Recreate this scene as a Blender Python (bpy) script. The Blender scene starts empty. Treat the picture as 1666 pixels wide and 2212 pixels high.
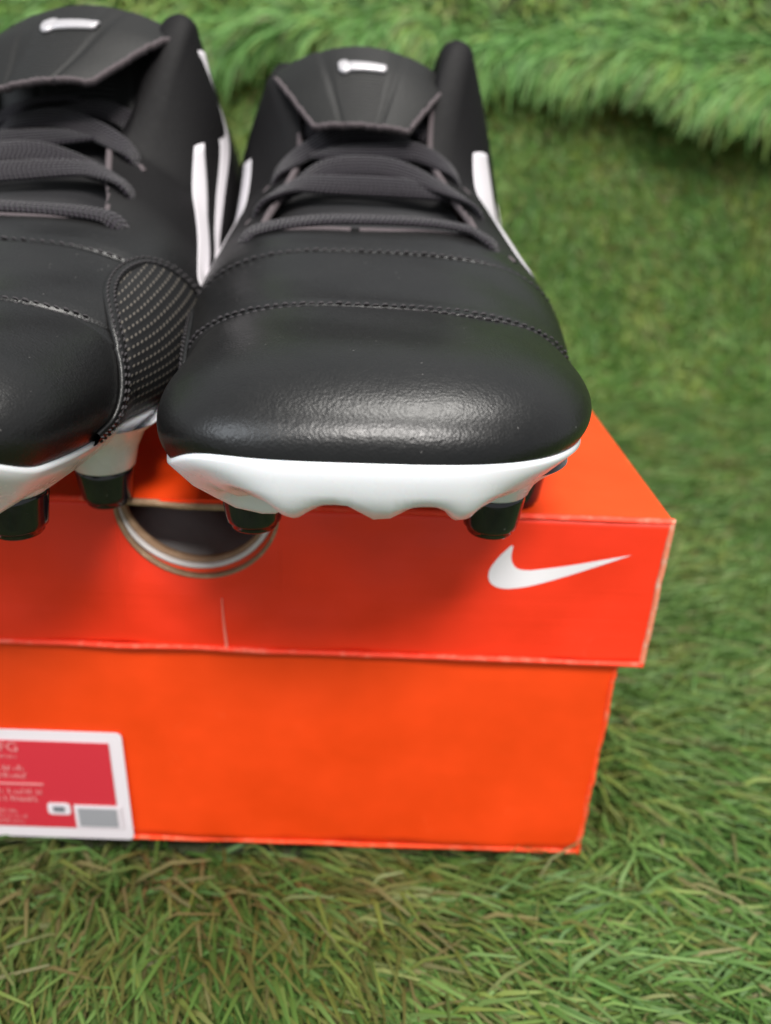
import bpy, bmesh, math, random
import numpy as np
from mathutils import Vector, Matrix

# ------------------------------------------------------------------ camera
scene = bpy.context.scene
COL = scene.collection
LIDZ = 0.125
PITCH, YAW, ROLL, FPX = 0.44244, 0.02086, 0.04973, 1711.3
CAM = Vector((0.00104, -0.18812, 0.21316))
fwd = Vector((math.sin(YAW)*math.cos(PITCH), math.cos(YAW)*math.cos(PITCH), -math.sin(PITCH)))
rt = Vector((math.cos(YAW), -math.sin(YAW), 0)); up = rt.cross(fwd)
rt2 = rt*math.cos(ROLL) + up*math.sin(ROLL); up2 = -rt*math.sin(ROLL) + up*math.cos(ROLL)
cd = bpy.data.cameras.new('camera'); cam = bpy.data.objects.new('camera', cd); COL.objects.link(cam)
m = Matrix((rt2, up2, -fwd)).transposed().to_4x4(); m.translation = CAM
cam.matrix_world = m
cd.sensor_fit = 'VERTICAL'; cd.sensor_height = 24.0; cd.lens = 24.0*FPX/2212
cd.clip_start = 0.005; cd.clip_end = 50
cd.dof.use_dof = True; cd.dof.focus_distance = 0.160; cd.dof.aperture_fstop = cd.lens/2.8
scene.camera = cam

# ------------------------------------------------------------------ light
w = bpy.data.worlds.new('World'); scene.world = w; w.use_nodes = True
bg = w.node_tree.nodes['Background']; bg.inputs[0].default_value = (0.93, 0.97, 1.0, 1); bg.inputs[1].default_value = 0.54
def area(name, loc, target, sx, sy, power, col):
    L = bpy.data.lights.new(name, 'AREA'); L.shape = 'RECTANGLE'; L.size = sx; L.size_y = sy
    L.energy = power; L.color = col
    o = bpy.data.objects.new(name, L); COL.objects.link(o); o.location = loc
    o.rotation_euler = (Vector(target)-Vector(loc)).to_track_quat('-Z', 'Y').to_euler()
    return o
area('ceiling_lamp', (0.20, -1.05, 1.50), (0.0, 0.0, 0.12), 0.46, 0.34, 40, (1.0, 0.96, 0.92))
area('window_light', (-1.2, -1.0, 1.3), (0.0, 0.0, 0.12), 0.9, 1.0, 20, (0.88, 0.94, 1.0))
area('rear_ceiling_lamp', (0.35, 0.05, 2.1), (0.1, 0.40, 0.15), 0.8, 0.6, 40, (1.0, 0.97, 0.92))
scene.view_settings.view_transform = 'Standard'; scene.view_settings.look = 'None'
scene.view_settings.exposure = 0.0; scene.view_settings.gamma = 1.0
scene.view_settings.use_curve_mapping = False
scene.render.engine = 'CYCLES'

# ------------------------------------------------------------------ helpers
rng = np.random.default_rng(7)
def tag(o, label=None, cat=None, group=None, kind=None):
    if label: o['label'] = label
    if cat: o['category'] = cat
    if group: o['group'] = group
    if kind: o['kind'] = kind
    return o
def empty(name, loc, rz=0.0):
    o = bpy.data.objects.new(name, None); COL.objects.link(o); o.location = loc; o.rotation_euler = (0, 0, rz)
    o.empty_display_size = 0.02
    return o
def link(name, me, mat, parent=None, smooth=True):
    if smooth: me.polygons.foreach_set('use_smooth', np.ones(len(me.polygons), dtype=bool))
    if mat: me.materials.append(mat)
    o = bpy.data.objects.new(name, me); COL.objects.link(o)
    if parent: o.parent = parent
    return o
def grid(name, P, mat, parent=None, wrap=False, flip=False, uv=None, keep=None, smooth=True):
    """P: (n, m, 3) array of points -> one quad mesh; wrap closes the second axis."""
    n, mm = P.shape[:2]
    idx = np.arange(n*mm).reshape(n, mm)
    if wrap: idx = np.concatenate([idx, idx[:, :1]], 1)
    q = np.stack([idx[:-1, :-1], idx[:-1, 1:], idx[1:, 1:], idx[1:, :-1]], -1)
    if keep is not None: q = q[keep]
    q = q.reshape(-1, 4)
    if flip: q = q[:, ::-1]
    me = bpy.data.meshes.new(name)
    me.vertices.add(n*mm); me.vertices.foreach_set('co', P.reshape(-1).astype(np.float32))
    me.loops.add(q.size); me.loops.foreach_set('vertex_index', q.reshape(-1).astype(np.int32))
    me.polygons.add(len(q)); me.polygons.foreach_set('loop_start', np.arange(0, q.size, 4, dtype=np.int32))
    me.update(calc_edges=True)
    if uv is not None:
        U = uv.reshape(-1, 2)[np.clip(q.reshape(-1), 0, n*mm-1)]
        l = me.uv_layers.new(name='UVMap'); l.data.foreach_set('uv', U.reshape(-1).astype(np.float32))
    me.validate()
    return link(name, me, mat, parent, smooth)
def pymesh(name, V, F, mat, parent=None, smooth=False):
    me = bpy.data.meshes.new(name); me.from_pydata([tuple(v) for v in V], [], F); me.update()
    return link(name, me, mat, parent, smooth)
def lathe(name, prof, c, mat, parent, n=40, axis_tilt=None):
    a = np.linspace(0, 2*np.pi, n, endpoint=False)
    P = np.array([[(c[0]+r*np.cos(t), c[1]+r*np.sin(t), c[2]+z) for t in a] for r, z in prof])
    return grid(name, P, mat, parent, wrap=True)
def interp(x, xs, ys):
    """smooth (monotone cubic) interpolation"""
    xs = np.asarray(xs, float); ys = np.asarray(ys, float)
    h = np.diff(xs); d = np.diff(ys)/h
    mm = np.zeros_like(ys); mm[0] = d[0]; mm[-1] = d[-1]
    for i in range(1, len(xs)-1):
        mm[i] = 0 if d[i-1]*d[i] <= 0 else 2*d[i-1]*d[i]/(d[i-1]+d[i])
    x = np.clip(np.asarray(x, float), xs[0], xs[-1]); k = np.clip(np.searchsorted(xs, x)-1, 0, len(h)-1)
    t = (x-xs[k])/h[k]
    return ((1+2*t)*(1-t)**2*ys[k] + t*(1-t)**2*h[k]*mm[k] + t*t*(3-2*t)*ys[k+1] + t*t*(t-1)*h[k]*mm[k+1])
def sstep(a, b, x):
    t = np.clip((np.asarray(x, float)-a)/(b-a), 0, 1); return t*t*(3-2*t)
def sweep(path, nrm, hw, ht, n=14, power=2.6):
    """flat band swept along path (k,3) with surface normals nrm; hw/ht half width/thickness (arrays ok)."""
    path = np.asarray(path, float); nrm = np.asarray(nrm, float)
    T = np.gradient(path, axis=0); T /= np.linalg.norm(T, axis=1, keepdims=True)+1e-12
    N = nrm - (nrm*T).sum(1, keepdims=True)*T; N /= np.linalg.norm(N, axis=1, keepdims=True)+1e-12
    S = np.cross(T, N)
    a = np.linspace(0, 2*np.pi, n, endpoint=False)
    ca = np.sign(np.cos(a))*np.abs(np.cos(a))**(2/power); sa = np.sign(np.sin(a))*np.abs(np.sin(a))**(2/power)
    hw = np.broadcast_to(hw, (len(path),)); ht = np.broadcast_to(ht, (len(path),))
    P = path[:, None] + S[:, None]*(ca[None, :, None]*hw[:, None, None]) + N[:, None]*(sa[None, :, None]*ht[:, None, None])
    arc = np.concatenate([[0], np.cumsum(np.linalg.norm(np.diff(path, axis=0), axis=1))])
    uv = np.stack(np.broadcast_arrays(arc[:, None], (ca*hw.mean())[None, :]), -1)
    return P, uv
def resample(pts, n, closed=False):
    """Catmull-Rom through control points"""
    pts = np.asarray(pts, float); k = len(pts)
    ext = np.vstack([2*pts[0]-pts[1], pts, 2*pts[-1]-pts[-2]])
    u = np.linspace(0, k-1, n); i = np.clip(u.astype(int), 0, k-2); t = (u-i)[:, None]
    p0, p1, p2, p3 = ext[i], ext[i+1], ext[i+2], ext[i+3]
    return 0.5*((2*p1)+(-p0+p2)*t+(2*p0-5*p1+4*p2-p3)*t*t+(-p0+3*p1-3*p2+p3)*t**3)

# ------------------------------------------------------------------ materials
class NT:
    def __init__(s, name, **kw):
        s.mat = bpy.data.materials.new(name); s.mat.use_nodes = True; s.t = s.mat.node_tree
        s.b = s.t.nodes['Principled BSDF']
        for k, v in kw.items(): s.set(k, v)
    def set(s, k, v):
        k = k.replace('_', ' '); i = s.b.inputs[k]
        if isinstance(v, tuple) and len(v) == 3: v = (*v, 1)
        i.default_value = v
    def n(s, typ, **kw):
        x = s.t.nodes.new(typ)
        for k, v in kw.items():
            if k.startswith('i_'): x.inputs[k[2:].replace('_', ' ')].default_value = v
            else: setattr(x, k, v)
        return x
    def l(s, a, b): s.t.links.new(a, b)
    def co(s, kind='Object'): return s.n('ShaderNodeTexCoord').outputs[kind]
    def noise(s, scale, detail=3, rough=0.55, vec=None, dist=0.0):
        x = s.n('ShaderNodeTexNoise'); x.inputs['Scale'].default_value = scale; x.inputs['Detail'].default_value = detail
        x.inputs['Roughness'].default_value = rough; x.inputs['Distortion'].default_value = dist
        s.l(vec if vec is not None else s.co(), x.inputs['Vector']); return x.outputs['Fac']
    def vor(s, scale, feature='F1', vec=None, out='Distance'):
        x = s.n('ShaderNodeTexVoronoi', feature=feature); x.inputs['Scale'].default_value = scale
        s.l(vec if vec is not None else s.co(), x.inputs['Vector']); return x.outputs[out]
    def ramp(s, fac, stops):
        x = s.n('ShaderNodeValToRGB'); e = x.color_ramp.elements
        while len(e) < len(stops): e.new(0.5)
        for el, (p, c) in zip(e, stops):
            el.position = p; el.color = (c, c, c, 1) if not isinstance(c, tuple) else (*c, 1)
        s.l(fac, x.inputs['Fac']); return x.outputs['Color']
    def math(s, op, a, b=None):
        x = s.n('ShaderNodeMath', operation=op)
        for i, v in enumerate((a, b)):
            if v is None: continue
            if isinstance(v, (int, float)): x.inputs[i].default_value = v
            else: s.l(v, x.inputs[i])
        return x.outputs[0]
    def mix(s, fac, a, b):
        x = s.n('ShaderNodeMix', data_type='RGBA')
        for k, v in ((0, fac), (6, a), (7, b)):
            if isinstance(v, (int, float)): x.inputs[k].default_value = v
            elif isinstance(v, tuple): x.inputs[k].default_value = (*v, 1)
            else: s.l(v, x.inputs[k])
        return x.outputs[2]
    def bump(s, h, dist, strength=1.0, prev=None):
        x = s.n('ShaderNodeBump'); x.inputs['Distance'].default_value = dist; x.inputs['Strength'].default_value = strength
        s.l(h, x.inputs['Height'])
        if prev is not None: s.l(prev, x.inputs['Normal'])
        return x.outputs['Normal']
    def out(s, k, v): s.l(v, s.b.inputs[k])

def leather(name, base=0.0045, rough=0.34, specks=True):
    t = NT(name); 
    v = t.vor(1750); n1 = t.noise(800, 4, 0.6); n2 = t.noise(55, 3)
    h = t.math('ADD', t.math('MULTIPLY', v, 0.8), t.math('MULTIPLY', n1, 1.3))
    nb = t.bump(n2, 0.0003, 0.5); nb = t.bump(h, 0.00008, 0.6, nb); t.out('Normal', nb)
    c = t.ramp(n2, [(0.3, (base*0.8, base*0.8, base*0.82)), (0.7, (base*1.35, base*1.3, base*1.3))])
    if specks:
        sp = t.vor(420, out='Distance'); msk = t.noise(140, 2)
        s1 = t.math('MULTIPLY', t.math('LESS_THAN', sp, 0.065), t.math('GREATER_THAN', msk, 0.56))
        c = t.mix(t.math('MULTIPLY', s1, 0.7), c, (0.13, 0.125, 0.12))
    sp_ = t.n('ShaderNodeSeparateXYZ'); t.l(t.co(), sp_.inputs[0])
    q = t.n('ShaderNodeMapRange'); q.inputs['From Min'].default_value = .036; q.inputs['From Max'].default_value = .062; t.l(sp_.outputs[1], q.inputs['Value'])   # matte synthetic quarters behind the vamp
    c = t.mix(q.outputs[0], c, (0.0034, 0.0030, 0.0034)); t.out('Base Color', c)
    r = t.math('ADD', t.math('MULTIPLY', n1, 0.16), rough-0.08); r = t.math('ADD', r, t.math('MULTIPLY', q.outputs[0], 0.28)); t.out('Roughness', r)
    t.out('Specular IOR Level', t.math('SUBTRACT', 0.42, t.math('MULTIPLY', q.outputs[0], 0.27)))
    return t.mat
M = {}
M['leather'] = leather('black_leather')
def simple(name, col, rough, **kw):
    t = NT(name, Base_Color=col, Roughness=rough, **kw); return t
t = simple('perforated_synthetic', (0.005, 0.005, 0.0055), 0.6, Specular_IOR_Level=0.25)
uvn = t.co('UV'); sx = t.n('ShaderNodeSeparateXYZ'); t.l(uvn, sx.inputs[0])
fx = t.math('SUBTRACT', t.math('FRACT', t.math('DIVIDE', sx.outputs[0], 0.0023)), 0.5)
rowi = t.math('FLOOR', t.math('DIVIDE', sx.outputs[1], 0.0021)); 
fy = t.math('SUBTRACT', t.math('FRACT', t.math('DIVIDE', sx.outputs[1], 0.0021)), 0.5)
d2 = t.math('ADD', t.math('MULTIPLY', t.math('MULTIPLY', fx, fx), 3.2), t.math('MULTIPLY', fy, fy))
dot = t.ramp(d2, [(0.05, 1.0), (0.10, 0.0)])
rib = t.math('MULTIPLY', t.math('MULTIPLY', fx, fx), -1.0)
t.out('Base Color', t.mix(dot, (0.005, 0.005, 0.0055), (0.090, 0.080, 0.068)))
t.out('Normal', t.bump(t.math('ADD', rib, t.math('MULTIPLY', dot, 0.3)), 0.0003, 0.6)); M['perf'] = t.mat
def fabric(name, col, scale_u=0.0008):
    t = simple(name, col, 0.92); t.set('Sheen Weight', 0.15); t.set('Sheen Roughness', 0.5); t.set('Specular IOR Level', 0.12)
    uvn = t.co('UV'); sx = t.n('ShaderNodeSeparateXYZ'); t.l(uvn, sx.inputs[0])
    a = t.math('SINE', t.math('MULTIPLY', t.math('ADD', sx.outputs[0], t.math('MULTIPLY', t.math('ABSOLUTE', sx.outputs[1]), 0.35)), 2*math.pi/scale_u))
    b = t.math('SINE', t.math('MULTIPLY', sx.outputs[1], 2*math.pi/0.0011))
    h = t.math('ADD', t.math('MULTIPLY', a, 0.5), t.math('MULTIPLY', b, 0.35))
    t.out('Normal', t.bump(h, 0.0005, 1.0))
    n = t.noise(500, 2); d = tuple(c*0.35 for c in col); e = tuple(c*1.5 for c in col)
    t.out('Base Color', t.mix(t.math('ADD', t.math('MULTIPLY', n, 0.6), t.math('MULTIPLY', a, 0.4)), d, e))
    return t.mat
M['lace'] = fabric('lace_fabric', (0.0160, 0.0122, 0.0172), 0.0014)
t = simple('collar_knit', (0.0045, 0.0038, 0.005), 0.95, Sheen_Weight=0.1); t.out('Normal', t.bump(t.noise(1500, 2), 0.0003, 0.6)); M['knit'] = t.mat
t = simple('tongue_synthetic', (0.0060, 0.0060, 0.0057), 0.55, Specular_IOR_Level=0.25); uvn = t.co('UV'); sx = t.n('ShaderNodeSeparateXYZ'); t.l(uvn, sx.inputs[0])
rb = t.math('MULTIPLY', t.math('SINE', t.math('MULTIPLY', sx.outputs[1], 2*math.pi/0.0016)), t.math('LESS_THAN', t.math('ABSOLUTE', sx.outputs[0]), 0.3))
t.out('Normal', t.bump(rb, 0.00025, 0.6, t.bump(t.noise(900, 3), 0.0002, 0.6))); M['tongue'] = t.mat
t = simple('cut_edge_felt', (0.075, 0.060, 0.064), 0.95); t.out('Normal', t.bump(t.noise(1800, 3), 0.0004, 0.9)); M['felt'] = t.mat
t = simple('stitch_thread', (0.020, 0.017, 0.019), 0.8); M['thread'] = t.mat
t = simple('white_swoosh_print', (0.50, 0.475, 0.50), 0.5); M['swoosh'] = t.mat
t = simple('silver_foil', (0.40, 0.385, 0.40), 0.35, Metallic=0.35); M['foil'] = t.mat
t = simple('white_sole_plastic', (0.72, 0.725, 0.75), 0.28); t.set('Subsurface Weight', 0.12); t.set('Subsurface Scale', 0.003)
t.out('Roughness', t.ramp(t.noise(120, 3), [(0.3, 0.18), (0.75, 0.36)])); M['sole'] = t.mat
t = simple('black_stud_plastic', (0.007, 0.0062, 0.011), 0.16, Specular_IOR_Level=0.6)
scr = t.vor(500); t.out('Roughness', t.ramp(t.noise(700, 4, 0.7), [(0.4, 0.07), (0.8, 0.35)]))
t.out('Base Color', t.mix(t.math('MULTIPLY', t.math('LESS_THAN', scr, 0.12), t.math('GREATER_THAN', t.noise(260, 2), 0.6)), (0.007, 0.0062, 0.011), (0.12, 0.11, 0.11))); M['stud'] = t.mat
def paper(name, col, rough=0.46, lines=True):
    t = simple(name, col, rough); t.set('Specular IOR Level', 0.4)
    mp = t.n('ShaderNodeMapping'); mp.inputs['Scale'].default_value = (6, 6, 260); t.l(t.co(), mp.inputs['Vector'])
    n = t.noise(1.0, 3, 0.6, vec=mp.outputs[0]); n2 = t.noise(35, 3); fine = t.noise(2500, 2)
    c1 = t.mix(t.ramp(n2, [(0.3, 0.0), (0.7, 1.0)]), tuple(c*0.90 for c in col), tuple(min(1, c*1.06) for c in col))
    sc = t.noise(70, 5, 0.75, dist=1.5); c1 = t.mix(t.math('MULTIPLY', t.ramp(sc, [(0.62, 0.0), (0.80, 1.0)]), 0.35), c1, (min(1, col[0]*1.05), col[1]*2.2, col[2]+.03))
    t.out('Base Color', c1)
    nb = t.bump(n, 0.00022 if lines else 0.00008, 0.6); nb = t.bump(t.noise(22, 3), 0.0016, 0.5, nb); t.out('Normal', t.bump(fine, 0.00003, 0.5, nb))
    t.out('Roughness', t.ramp(n2, [(0.25, rough-0.06), (0.75, rough+0.08)]))
    return t.mat
M['lid'] = paper('red_orange_lid_paper', (0.86, 0.036, 0.008), 0.46)
M['base'] = paper('orange_box_paper', (0.80, 0.052, 0.001), 0.55, False)
def worn(name, a, b):
    t = simple(name, a, 0.7); n = t.noise(260, 4, 0.7)
    t.out('Base Color', t.mix(t.ramp(n, [(0.50, 0.0), (0.72, 1.0)]), a, b)); t.out('Normal', t.bump(n, 0.0003, 0.8)); return t.mat
M['wear'] = worn('worn_paper_edge', (0.86, 0.045, 0.012), (0.82, 0.15, 0.09))
M['wear_side'] = worn('worn_corner_edge', (0.72, 0.22, 0.12), (0.62, 0.45, 0.34))
M['wear_base'] = worn('worn_base_edge', (0.84, 0.062, 0.006), (0.78, 0.20, 0.10))
M['kraft'] = worn('brown_board_edge', (0.27, 0.165, 0.095), (0.40, 0.27, 0.17))
t = simple('white_board_lining', (0.62, 0.59, 0.58), 0.7); M['lining'] = t.mat
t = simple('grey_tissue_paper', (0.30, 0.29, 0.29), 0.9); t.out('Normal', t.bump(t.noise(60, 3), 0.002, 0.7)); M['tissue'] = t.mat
t = simple('label_white', (0.74, 0.68, 0.72), 0.45); M['label'] = t.mat
t = simple('label_red', (0.56, 0.028, 0.045), 0.45); M['labelred'] = t.mat
t = simple('label_print_pale', (0.70, 0.27, 0.27), 0.5); M['print'] = t.mat
t = simple('label_print_grey', (0.16, 0.17, 0.19), 0.5); M['printgrey'] = t.mat
t = simple('label_plain_grey', (0.30, 0.30, 0.32), 0.5); M['codegrey'] = t.mat
t = simple('crease_pale', (0.86, 0.20, 0.14), 0.6); M['crease'] = t.mat
t = simple('logo_white', (0.80, 0.77, 0.80), 0.42); M['logo'] = t.mat
# turf blades: colour from a per-blade attribute
t = NT('turf_blade', Roughness=0.55, Specular_IOR_Level=0.35)
at = t.n('ShaderNodeAttribute', attribute_name='tint'); t.out('Base Color', at.outputs['Color'])
tr = t.n('ShaderNodeBsdfTranslucent'); t.l(at.outputs['Color'], tr.inputs['Color'])
ms = t.n('ShaderNodeMixShader'); ms.inputs[0].default_value = 0.25; t.l(t.b.outputs[0], ms.inputs[1]); t.l(tr.outputs[0], ms.inputs[2])
t.l(ms.outputs[0], t.t.nodes['Material Output'].inputs['Surface']); M['blade'] = t.mat
t = simple('turf_backing', (0.045, 0.052, 0.022), 0.95)
t.out('Base Color', t.ramp(t.noise(90, 4), [(0.3, (0.028, 0.040, 0.014)), (0.7, (0.065, 0.07, 0.03))])); t.out('Normal', t.bump(t.noise(300, 3), 0.003)); M['backing'] = t.mat

# ------------------------------------------------------------------ turf
GZ = -0.012                      # backing sheet; the box stands on the flattened pile
WALLY = 0.535
gx = np.linspace(-1.1, 1.1, 60); gy = np.linspace(-0.30, WALLY+0.02, 40)
G = np.stack(np.broadcast_arrays(gx[None, :], gy[:, None], np.full((40, 60), GZ)), -1)
ground = tag(grid('ground', G, M['backing'], flip=True), kind='structure')
def edge_z(x): return 0.274 - 0.045*x + 0.006*np.sin(x*13+1) + 0.004*np.sin(x*31+2) + 0.003*np.sin(x*71)
def wall_pt(x, s):               # lower sheet, s in metres up from the ground, bulging a little
    y = WALLY + 0.010*np.sin(x*7+0.5) + 0.006*np.sin(x*19+s*11) - 0.03*np.exp(-s/0.03) + 0.03*s
    return np.stack([x, y, GZ + s], -1)
def mat_pt(x, s):                # upper sheet folded over, leaning back; s=0 is its lower edge
    z0 = edge_z(x)
    y = WALLY - 0.016 + 0.012*np.sin(x*5+2) + 0.80*s + 0.006*np.sin(x*17+s*9)
    z = z0 + 0.75*s - 0.02*np.exp(-s/0.012)*0 
    return np.stack([x, y, z], -1)
X2, S2 = np.meshgrid(np.linspace(-1.1, 1.1, 90), np.linspace(0, 0.36, 30))
lower = tag(grid('turf_wall', wall_pt(X2, S2), M['backing'], flip=False), 'upright sheet of dark green artificial turf behind the shoebox', 'turf sheet')
X3, S3 = np.meshgrid(np.linspace(-1.1, 1.1, 90), np.linspace(0, 0.5, 30))
Pm = mat_pt(X3, S3); Pm = np.concatenate([Pm[:1]+np.array([0, 0.045, 0.004]), Pm[:1]+np.array([0, 0.004, -0.002]), Pm], 0)
upper_mat = tag(grid('turf_roll', Pm, M['backing'], flip=False), 'pale green artificial turf flap overhanging the upright turf sheet', 'turf flap')

PAL = np.array([[0.066, 0.165, 0.036], [0.090, 0.205, 0.048], [0.130, 0.250, 0.072], [0.165, 0.245, 0.060], [0.205, 0.265, 0.100], [0.055, 0.120, 0.040]])*0.86*np.array([1.0, 1.03, 0.95])
STRAW = np.array([[0.17, 0.215, 0.065], [0.15, 0.20, 0.055], [0.20, 0.215, 0.09]])*0.7
def vnoise(x, y, f, seed):
    r = np.random.default_rng(seed); a = r.uniform(0, 6.28, (6, 3)); o = np.zeros_like(x)
    for k in range(6):
        th = a[k, 0]; o += np.sin((x*np.cos(th)+y*np.sin(th))*f*(0.7+0.25*k)+a[k, 1])
    return o/6
def blades(name, root, nrm, lean, length, width, col, parent=None, curl=0.5, limit=None):
    n = len(root)
    side = np.cross(lean, nrm); side /= np.linalg.norm(side, axis=1, keepdims=True)+1e-9
    tw = rng.normal(0, 0.7, n)[:, None]; side = side*np.cos(tw) + nrm*np.sin(tw)*0.6 + lean*np.sin(tw)*0.4
    L = length[:, None]; Wd = width[:, None]
    d0 = nrm*0.95 + lean*0.45; d1 = nrm*0.55 + lean*0.95; d2 = nrm*(0.30-curl*0.6) + lean*1.1
    nz = lambda v: v/(np.linalg.norm(v, axis=1, keepdims=True)+1e-9)
    p0 = root; p1 = p0 + nz(d0)*L*0.33; p2 = p1 + nz(d1)*L*0.34; p3 = p2 + nz(d2)*L*0.33
    V = np.stack([p0-side*Wd*.5, p0+side*Wd*.5, p1-side*Wd*.55, p1+side*Wd*.55, p2-side*Wd*.5, p2+side*Wd*.5, p3-side*Wd*.22, p3+side*Wd*.22], 1)
    b = (np.arange(n)*8)[:, None, None]
    Q = np.array([[0, 1, 3, 2], [2, 3, 5, 4], [4, 5, 7, 6]])[None] + b
    q = Q.reshape(-1, 4)
    me = bpy.data.meshes.new(name)
    me.vertices.add(n*8); me.vertices.foreach_set('co', V.reshape(-1).astype(np.float32))
    me.loops.add(q.size); me.loops.foreach_set('vertex_index', q.reshape(-1).astype(np.int32))
    me.polygons.add(len(q)); me.polygons.foreach_set('loop_start', np.arange(0, q.size, 4, dtype=np.int32))
    me.update(calc_edges=True)
    a = me.attributes.new('tint', 'FLOAT_COLOR', 'POINT')
    C = np.repeat(np.concatenate([col, np.ones((n, 1))], 1), 8, 0); a.data.foreach_set('color', C.reshape(-1).astype(np.float32))
    return link(name, me, M['blade'], parent)
def tints(x, y, n, straw_p, bright=1.0, seed=3):
    pk = np.clip(((vnoise(x, y, 70, seed)*0.9+rng.normal(0, 0.35, n))*2.2+2.2), 0, 5).astype(int)
    c = PAL[pk]*rng.uniform(0.72, 1.28, (n, 1))*bright
    st = rng.random(n) < straw_p
    c[st] = STRAW[rng.integers(0, 3, n)][st]*rng.uniform(0.7, 1.2, (n, 1))[st]
    return c
# ground pile
BX0, BX1, BY0, BY1 = -0.172, 0.0752, 0.0022, 0.335       # footprint of the box
def ground_pts(x0, x1, y0, y1, dens):
    n = int((x1-x0)*(y1-y0)*1e4*dens); return rng.uniform(x0, x1, n), rng.uniform(y0, y1, n)
xs, ys = [], []
for a in ((-0.24, 0.40, -0.16, 0.10, 64), (0.06, 0.42, 0.10, 0.53, 40), (-0.9, 0.9, -0.30, 0.53, 5)):
    x, y = ground_pts(*a); xs.append(x); ys.append(y)
x = np.concatenate(xs); y = np.concatenate(ys)
inside = (x > BX0+0.004) & (x < BX1-0.004) & (y > BY0+0.004) & (y < BY1)
x, y = x[~inside], y[~inside]; n = len(x)
# comb direction: fans out to the right beside the box, toward the camera in front of it
ang = -0.95 + 0.75*sstep(0.0, 0.12, x) + 0.35*sstep(0.0, 0.3, y) + 0.55*vnoise(x, y, 30, 11) + rng.normal(0, 0.55, n) - 0.5*(1-sstep(-0.12, -0.02, x))
lean = np.stack([np.cos(ang), np.sin(ang), np.zeros(n)], 1); nrm = np.tile([0., 0, 1.15], (n, 1)) + rng.normal(0, 0.30, (n, 3))*np.array([1, 1, 0])
ln = rng.uniform(0.020, 0.038, n); wd = rng.uniform(0.0009, 0.0016, n)
# blades right against the box are pressed down
near = (x > BX0-0.012) & (x < BX1+0.012) & (y > BY0-0.014) & (y < BY1+0.01)
nrm[near, 2] *= 0.55; ln[near] *= 0.75
into = near & (y < BY0) & (lean[:, 1] > -0.15); lean[into, 1] = -np.abs(lean[into, 1])-0.3
intor = near & (x > BX1) & (lean[:, 0] < 0.15); lean[intor, 0] = np.abs(lean[intor, 0])+0.3
sp = 0.10 + 0.27*(1-sstep(-0.02, 0.11, x))*(1-sstep(0.0, 0.05, y)) + 0.12*np.clip(vnoise(x, y, 26, 5), 0, 1)
root = np.stack([x, y, np.full(n, GZ)], 1)
tag(blades('grass', root, nrm, lean, ln, wd, tints(x, y, n, sp, .86)*np.array([1.14, 1.02, 0.95])), 'olive green artificial grass pile around the shoebox', 'grass', kind='stuff')
# wall pile
def sheet(fn, x0, x1, s0, s1, dens):
    n = int((x1-x0)*(s1-s0)*1e4*dens); xx = rng.uniform(x0, x1, n); ss = rng.uniform(s0, s1, n)
    p = fn(xx, ss); e = 1e-3
    tx = fn(xx+e, ss)-p; ts = fn(xx, ss+e)-p; nn = np.cross(tx, ts); nn /= np.linalg.norm(nn, axis=1, keepdims=True)
    nn[nn[:, 1] > 0] *= -1
    return xx, ss, p, nn
xx, ss, p, nn = [np.concatenate(v) for v in zip(sheet(wall_pt, -0.42, 0.46, 0.0, 0.30, 26), sheet(wall_pt, -1.0, 1.0, 0.0, 0.34, 4))]
n = len(xx); a = vnoise(xx, ss, 40, 21)*1.3 + rng.normal(0, 0.8, n) - 1.57
lean = np.stack([np.cos(a), np.full(n, -0.15), np.sin(a)*0.8], 1); nn2 = nn + rng.normal(0, 0.25, (n, 3))
tag(blades('grass_pile', p, nn2, lean, rng.uniform(0.016, 0.028, n), rng.uniform(0.0014, 0.0024, n), tints(xx, ss, n, 0.10+0.15*np.clip(vnoise(xx, ss, 25, 8), 0, 1))*np.array([1.32, 1.18, 1.0]), lower), kind='stuff')
xx, ss, p, nn = [np.concatenate(v) for v in zip(sheet(mat_pt, -0.45, 0.50, 0.0, 0.16, 34), sheet(mat_pt, -0.45, 0.50, 0.0, 0.012, 60), sheet(mat_pt, -1.0, 1.0, 0.0, 0.45, 4))]
n = len(xx); a = np.pi*1.12 + 0.7*vnoise(xx, ss, 30, 31) + rng.normal(0, 0.5, n) + 0.55*np.exp(-ss/0.03)
lean = np.stack([np.cos(a), 0.1*np.ones(n)-0.45*np.exp(-ss/0.02), np.sin(a)-0.75*np.exp(-ss/0.02)], 1); nn2 = nn + rng.normal(0, 0.22, (n, 3))
tag(blades('grass_pile', p, nn2, lean, rng.uniform(0.016, 0.036, n)*(1+rng.uniform(0, .9, n)*np.exp(-ss/.012)), rng.uniform(0.0013, 0.0022, n), tints(xx, ss, n, 0.05, 1.25, 9), upper_mat, curl=0.8), kind='stuff')

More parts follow.
